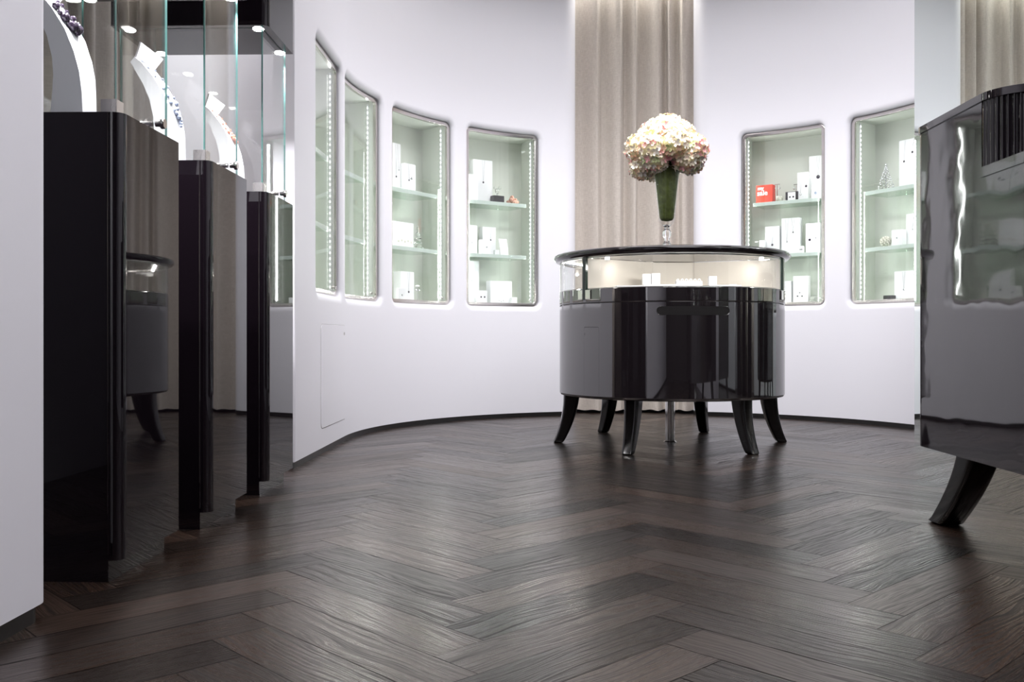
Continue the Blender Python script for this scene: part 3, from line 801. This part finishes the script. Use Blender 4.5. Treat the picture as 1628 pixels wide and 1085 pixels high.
necklace(1, 'bluestone', .42, .040, [.003, .004, .004, .005, .005, .006, .005, .006, .007, .006, .006, .005, .006, .004, .004, .004, .003], 'necklace of small grey blue stones on the middle bust', 4)
necklace(2, 'coralstone', .55, .040, [.002, .003, .003, .004, .004, .006, .005, .007, .009, .007, .005, .006, .004, .004, .003, .003, .002], 'necklace with orange stones on the farthest bust', 1)

# ================================================================ ROUND DISPLAY TABLE
TC = (.825, 4.86)
tbl = empty('round_display_table', Matrix.Translation((TC[0], TC[1], 0)))
tag(tbl, 'round glossy black display table with glass band and six splayed legs', 'display table')
RB = .576; ZB, ZS, ZG, ZT = .249, .715, .784, .939
MB().lathe([(.0001, ZB), (RB-.02, ZB), (RB-.005, ZB+.004), (RB, ZB+.012), (RB, ZB+.016), (RB, ZS-.008), (RB, ZS-.003), (RB-.004, ZS-.001)], 128).build('table_body', M['lacquer_table'], tbl, smooth=40)
MB().lathe([(RB-.004, ZS-.002), (RB-.001, ZS+.0005), (RB, ZS+.003), (RB, ZS+.006), (RB, ZG-.006), (RB, ZG-.003), (RB-.004, ZG), (.0001, ZG)], 128).build('upper_band', M['lacquer_table'], tbl, smooth=40)
MB().lathe([(.0001, ZT-.004), (RB+.008, ZT-.004), (RB+.02, ZT+.001), (RB+.028, ZT+.010), (RB+.030, ZT+.019), (RB+.027, ZT+.028), (RB+.018, ZT+.034), (.0001, ZT+.035)], 128).build('tabletop', M['rim'], tbl, smooth=50)
# handle slot, a dark recess line in the body facing the shop
def slot():
    mb = MB(); hw, hh = .172, .0205; c = math.radians(-88.6); n = 10
    pts = arcpts(hw-hh, 0, hh, -PI/2, PI/2, n) + arcpts(-hw+hh, 0, hh, PI/2, 3*PI/2, n)
    def Q(x, z, d): a = c + x/RB; return ((RB+d)*math.cos(a), (RB+d)*math.sin(a), .671+z)
    # fan of strips so the slot follows the curve
    xs = sorted(set([round(p[0], 5) for p in pts] + [-.15+.3*i/20 for i in range(21)]))
    def half(x):
        if abs(x) <= hw-hh: return hh
        return math.sqrt(max(0, hh*hh-(abs(x)-hw+hh)**2))
    for a, b in zip(xs[:-1], xs[1:]):
        mb.add([Q(a, -half(a), .0012), Q(b, -half(b), .0012), Q(b, half(b), .0012), Q(a, half(a), .0012)], [(0, 1, 2, 3)])
    mb.build('handle_slot', M['slot'], tbl, smooth=40)
    rm = MB(); rm.tube([Q(x, z, .001) for x, z in pts] + [Q(*pts[0], .001)], .0014, 6, caps=False); rm.build('slot_trim', M['lacquer_table'], tbl)
slot()
# glass band in three curved panes with dark edges, posts on the joints
JA = [math.radians(a) for a in (-90-55, -90+63, 90+4)]
for k in range(3):
    a0, a1 = JA[k], JA[(k+1) % 3]
    while a1 < a0: a1 += 2*PI
    g = .012
    MB().lathe([(RB-.002, ZG-.060 if False else ZG-.001), (RB-.002, ZT-.004)], 64, a0=a0+g, a1=a1-g).build('glass_pane', M['glass'], tbl, smooth=60, recalc=False)
    for a in (a0+g, a1-g):
        m = Matrix.Rotation(a, 4, 'Z'); MB().box(RB-.010, RB+.0035, -.006, .006, ZG-.055, ZT-.004, mat=m).build('glass_edge', M['edge_dark'], tbl, smooth=0)
    for a in (a0+.05, a1-.05):
        m = Matrix.Rotation(a, 4, 'Z'); MB().box(RB-.001, RB+.006, -.018, .018, ZG-.052, ZG-.006, mat=m, bev=.002).build('hinge_clip', M['chrome'], tbl)
# cream partitions and core inside the glass
mb = MB(); rc = .13
cp = [(rc*math.cos(a), rc*math.sin(a)) for a in JA]
fr_ = [(cp[k][0]+0, cp[k][1]) for k in range(3)]
for k in range(3):
    a, b = fr_[k], fr_[(k+1) % 3]; mb.add([(*a, ZG), (*b, ZG), (*b, ZT-.006), (*a, ZT-.006)], [(0, 1, 2, 3)])
    ca, sa = math.cos(JA[k]), math.sin(JA[k])
    for s in (-1, 1):
        ox, oy = -sa*.006*s, ca*.006*s
        mb.add([(fr_[k][0]+ox, fr_[k][1]+oy, ZG), (ca*(RB-.012)+ox, sa*(RB-.012)+oy, ZG), (ca*(RB-.012)+ox, sa*(RB-.012)+oy, ZT-.006), (fr_[k][0]+ox, fr_[k][1]+oy, ZT-.006)], [(0, 1, 2, 3)])
mb.build('partition', M['cream'], tbl, smooth=0, recalc=False)
MB().lathe([(RB-.012, ZG+.0005), (RB-.012, ZG+.003), (.0001, ZG+.003)], 96).build('display_floor', M['tray'], tbl)
MB().lathe([(RB-.006, ZT-.0045), (RB-.006, ZT-.008), (RB-.02, ZT-.008), (RB-.02, ZT-.0045)], 96).build('light_channel', M['nickel'], tbl)
for k in range(3):
    a0, a1 = JA[k], JA[(k+1) % 3]
    if a1 < a0: a1 += 2*PI
    am = (a0+a1)/2
    o = area('showcase_glow', (.50*math.cos(am), .50*math.sin(am), ZT-.010), (0, 0, 0), .5, .012, 2.0, (1, .97, .93), parent=tbl)
    o.rotation_euler = (Matrix.Rotation(am+PI/2, 4, 'Z') @ Matrix.Rotation(math.radians(35), 4, 'X')).to_euler()
    for s, a in ((1, JA[k]+.13), (-1, JA[(k+1) % 3]-.13)):
        o = spot('showcase_light', (.49*math.cos(a), .49*math.sin(a), ZT-.014), (.30*math.cos(a+s*.5), .30*math.sin(a+s*.5), ZG), 1.6, math.radians(165), .9, .01, (1, .96, .9), parent=tbl)
        MB().lathe([(.0001, 0), (.011, 0), (.011, .006)], 16, c=(.49*math.cos(a), .49*math.sin(a), ZT-.0115)).build('light_puck', M['spotdisc'], tbl)
# splayed legs
def leg_mesh(path, ws):
    """square section with rounded edges swept along (radial, z); ws = (half radial, half tangential)"""
    mb = MB(); vs = []; nq = 20
    sec = []
    for k in range(nq):
        a = 2*PI*k/nq + PI/nq; c, s = math.cos(a), math.sin(a); q = .38
        sec.append((math.copysign(abs(c)**q, c), math.copysign(abs(s)**q, s)))
    for i, (r, z) in enumerate(path):
        a, b = path[max(0, i-1)], path[min(len(path)-1, i+1)]
        for (sx, sy) in sec: vs.append((r+sx*ws[i][0], sy*ws[i][1], z))
    n = len(path)
    fs = [(i*nq+k, i*nq+(k+1) % nq, (i+1)*nq+(k+1) % nq, (i+1)*nq+k) for i in range(n-1) for k in range(nq)] + [list(range(nq)), [(n-1)*nq+k for k in range(nq)][::-1]]
    mb.add(vs, fs); return mb
lp = []; lw = []
for i in range(15):
    t = i/14; z = ZB+.002-(ZB+.002)*t
    lp.append((.515 + .018*t + .052*t**2.2, z)); lw.append((.042-.016*t, .037-.011*t))
lp.insert(14, (lp[13][0]*.2+lp[14][0]*.8, .006)); lw.insert(14, (.026, .026))
lp[-1] = (lp[-1][0]+.002, 0); lw[-1] = (.019, .020)
proto = None
for k in range(6):
    a = math.radians(-90+30+60*k+1)
    if proto is None: lg = proto = leg_mesh(lp, lw).build('leg', M['leg'], tbl, smooth=50)
    else: lg = proto.copy(); COL.objects.link(lg)
    lg.rotation_euler = (0, 0, a)
MB().lathe([(.0001, ZB), (.025, ZB), (.025, .008), (.034, .004), (.034, 0), (.0001, 0)], 32).build('centre_column', M['chrome'], tbl)

# things inside the table showcase
def tpos(px_off, yoff): return Matrix.Translation((TC[0]+px_off, TC[1]+yoff, ZG+.0035))
def tblock(x, y, w, h, d, label, grp='white jewellery stands in the table showcase', bumps=0, cat='jewellery stand'):
    e = MB().box(-w/2, w/2, -d/2, d/2, 0, h, bev=.002)
    for i in range(bumps):
        q = -w/2+w*(i+.5)/bumps
        e.tube([(q-.006, 0, h), (q-.005, 0, h+.008), (q, 0, h+.012), (q+.005, 0, h+.008), (q+.006, 0, h)], .0022, 6)
    o = e.build('jewellery_stand', M['white']); o.matrix_world = tpos(x, y); tag(o, label, cat, grp)
tblock(-.158, -.24, .042, .075, .035, 'white cube stand at the left of a touching pair in the table showcase')
tblock(-.113, -.24, .042, .078, .035, 'white cube stand at the right of a touching pair in the table showcase')
tblock(.040, -.30, .125, .035, .05, 'low white ring stand at the middle of the table showcase', bumps=6)
tblock(.165, -.26, .038, .062, .035, 'single white cube stand in the table showcase near the right glass edge')
tblock(-.255, -.32, .13, .012, .07, 'flat white pad left of the cube pair in the table showcase')
tblock(-.11, -.36, .16, .014, .06, 'flat white pad in front of the cube pair in the table showcase')
tblock(.265, -.26, .035, .022, .03, 'small white block right of the single cube in the table showcase')
tblock(.20, -.38, .14, .010, .07, 'flat white pad at the front right of the table showcase')

# ================================================================ VASE AND FLOWERS
VX, VYY = .808, 4.86; zt = ZT+.0355
vase = empty('trumpet_vase', Matrix.Translation((VX, VYY, zt))); tag(vase, 'tall footed clear glass trumpet vase filled with green moss on the round table', 'vase')
outer = [(.0001, 0), (.060, 0), (.062, .004), (.050, .008), (.022, .016), (.012, .026), (.017, .036), (.024, .050), (.020, .064), (.013, .076), (.015, .090), (.023, .106), (.022, .124), (.013, .140), (.012, .148), (.022, .158), (.036, .172), (.042, .190), (.050, .27), (.061, .37), (.072, .462), (.0735, .466)]
cut = next(i for i, p in enumerate(outer) if p[1] >= .158)
MB().lathe(outer[:cut+1]+[(.0001, .165)], 48).build('stem_and_foot', M['vase'], vase, smooth=60)
MB().lathe(outer[cut:]+[(.071, .466)], 48).build('cup', M['glass'], vase, smooth=60, recalc=False)
MB().lathe([(.0001, .1785), (.028, .184), (.0365, .196), (.0445, .27), (.0555, .37), (.0665, .455), (.0001, .462)], 48).build('moss', M['moss'], vase, smooth=60)

def bloom_mesh(seed):
    rnd = random.Random(seed); V = []; F = []; Cc = []
    cream = (.95, .85, .67); pink = (.88, .44, .45); green = (.66, .73, .38); white = (.97, .93, .84); peach = (.95, .64, .45)
    n = 74
    for i in range(n):
        z = 1-2*(i+.5)/n; q = math.sqrt(1-z*z); a = i*2.39996 + rnd.uniform(-.2, .2)
        d = Vector((q*math.cos(a), q*math.sin(a), z)); rad = .085*rnd.uniform(.88, 1.08)
        base = rnd.choices((cream, white, pink, green, peach), (5, 4, 2.2, 1.1, 1.6))[0]
        t = d.orthogonal().normalized(); t.rotate(Matrix.Rotation(rnd.uniform(0, 2*PI), 3, d)); b = d.cross(t)
        c = d*rad; s = rnd.uniform(.017, .023)
        # every floret: four cupped rounded petals
        for k in range(4):
            ang = k*PI/2; e1 = t*math.cos(ang)+b*math.sin(ang); e2 = d.cross(e1)
            lift = rnd.uniform(.1, .5)
            i0 = len(V)
            pts = [c-d*.004, c+e1*s*.5+e2*s*.42+d*s*.12, c+e1*s*1.02+e2*s*.34+d*s*lift, c+e1*s*1.12+d*s*(lift+.12), c+e1*s*1.02-e2*s*.34+d*s*lift, c+e1*s*.5-e2*s*.42+d*s*.12, c+e1*s*.62+d*s*.02]
            V += pts; F += [(i0, i0+1, i0+6), (i0+1, i0+2, i0+6), (i0+2, i0+3, i0+6), (i0+3, i0+4, i0+6), (i0+4, i0+5, i0+6), (i0+5, i0, i0+6)]
            j = rnd.uniform(.9, 1.06)
            inn = [base[q_]*.45+(pink if base is not green else green)[q_]*.55 for q_ in range(3)] if rnd.random() < .5 else base
            for f in range(6):
                idx = F[-6+f]
                for v in idx:
                    cc = inn if v == i0 else base; Cc.append((min(1, cc[0]*j), min(1, cc[1]*j), min(1, cc[2]*j), 1))
    # inner core so nothing shows through
    mb = MB().ball((0, 0, 0), .078, 16); i0 = len(V); V += mb.v
    for f in mb.f:
        F.append([v+i0 for v in f]); Cc += [(.70, .66, .42, 1)]*len(f)
    me = bpy.data.meshes.new('bloom'); me.from_pydata([tuple(v) for v in V], [], F)
    ca = me.color_attributes.new('tint', 'FLOAT_COLOR', 'CORNER')
    for i, c_ in enumerate(Cc): ca.data[i].color = c_
    me.materials.append(M['petal']); me.shade_smooth()
    return me
bq = empty('hydrangea_bouquet', Matrix.Translation((VX, VYY, zt+.490))); tag(bq, 'domed bouquet of cream and pink hydrangeas in the trumpet vase', 'flowers')
meshes = [bloom_mesh(s) for s in (1, 2, 3)]
spots = [(0, 0, .165, 1.0)]
for k in range(5): a = 2*PI*k/5+.3; spots.append((.075*math.cos(a), .075*math.sin(a), .135, .92))
for k in range(8): a = 2*PI*k/8+.1; spots.append((.138*math.cos(a), .138*math.sin(a), .055+.012*math.cos(3*k), .92))
for k, (a, z) in enumerate(((PI*1.02, -.025), (PI*1.3, .0), (PI*1.72, .0), (0.05, .005), (PI*.6, -.01))): spots.append((.125*math.cos(a), .125*math.sin(a), z, .82))
for k, (x, y, z, s) in enumerate(spots):
    o = bpy.data.objects.new('bloom', meshes[k % 3]); COL.objects.link(o); o.parent = bq
    o.location = (x, y, z); o.scale = (s, s, s*.92); o.rotation_euler = (k*1.3, k*.7, k*2.1)
mb = MB()
for k in range(7):
    a = 2*PI*k/7; mb.tube([(.02*math.cos(a), .02*math.sin(a), -.02), (.05*math.cos(a), .05*math.sin(a), .04), (.09*math.cos(a), .09*math.sin(a), .06)], .004, 6)
mb.build('stems', M['stem'], bq)

# ================================================================ COUNTER CABINET
cab = empty('counter_cabinet', Matrix.Translation((1.127, 2.605, 0)) @ Matrix.Rotation(math.radians(-1.4), 4, 'Z'))
tag(cab, 'glossy dark counter cabinet with a ribbed tambour corner on splayed legs', 'cabinet')
r = .045; W_ = 1.05; YN = -1.02; YU = -.39; YB = -.49
ZL, ZU = .945, 1.110
low = [(0, YN)] + [(W_, YN), (W_, 0)] + arcpts(r, -r, r, PI/2, PI, 10)
MB().prism(low, .249, ZL-.016).build('cabinet_body', M['lacquer2'], cab, smooth=30)
lowr = [(-.004, YN-.004), (W_, YN-.004), (W_, YU-.001), (-.004, YU-.001)]
MB().prism(lowr, ZL-.016, ZL+.008).build('ledge_rim', M['lacquer2'], cab, smooth=30)
up = [(0, YU), (W_, YU), (W_, 0)] + arcpts(r, -r, r, PI/2, PI, 10)
MB().prism(up, ZL-.016, ZU).build('upper_body', M['lacquer2'], cab, smooth=30)
rc = .10
cr = arcpts(rc, YB+rc, rc+.004, PI, 1.5*PI, 14)
top = [(-.004, YU)] + cr + [(W_, YB-.004), (W_, .004)] + arcpts(r, -r, r+.004, PI/2, PI, 10)
MB().prism(top, ZU, ZU+.018).build('cabinet_top', M['lacquer2'], cab, smooth=30)
# tambour of half-round slats round the near corner
line = [(0.003, YU)] + [(0.003, YU-(YU-YB-rc)*q/2) for q in (1, 2)] if False else []
path_t = [(0.004, YU-.002)] + arcpts(rc, YB+rc, rc-.004, PI, 1.5*PI, 10) + [(rc+.016*k, YB+.004) for k in range(1, 58)]
mb = MB(); 
def resample(pts, step):
    out = [Vector(pts[0])]; acc = 0
    for a, b in zip(pts[:-1], pts[1:]):
        a, b = Vector(a), Vector(b); L_ = (b-a).length; q = step-acc
        while q <= L_: out.append(a.lerp(b, q/L_)); q += step
        acc = L_-(q-step)
    return out
pts = resample(path_t, .0135)
rib = []
for a, b in zip(pts[:-1], pts[1:]):
    t = (b-a).normalized(); n_ = Vector((t.y, -t.x))
    for q in range(5):
        f = q/5; rib.append(a.lerp(b, f) + n_*(.0045*math.sin(PI*f)))
rib.append(pts[-1])
n = len(rib)
mb.add([(p.x, p.y, ZL+.004) for p in rib]+[(p.x, p.y, ZU) for p in rib], [(i, i+1, n+i+1, n+i) for i in range(n-1)])
mb.build('tambour', M['lacquer'], cab, smooth=50)
lp2 = []; lw2 = []
for i in range(15):
    t = i/14; lp2.append((-.0 + .06*t + .12*t**1.7, .2505-.2505*t)); lw2.append((.046-.008*t, .046-.009*t))
lp2.insert(14, (lp2[13][0]*.15+lp2[14][0]*.85, .006)); lw2.insert(14, (.041, .038)); lp2[-1] = (lp2[-1][0], 0); lw2[-1] = (.031, .029)
lgm = leg_mesh(lp2, lw2)
for k, (x, y, a) in enumerate(((.165, -.035, 96), (.165, -.94, -100), (.88, -.075, 84), (.88, -.94, -80))):
    if k == 0: lg = lg0 = lgm.build('leg', M['leg'], cab, smooth=50)
    else: lg = lg0.copy(); COL.objects.link(lg)
    lg.location = (x, y, 0); lg.rotation_euler = (0, 0, math.radians(a))
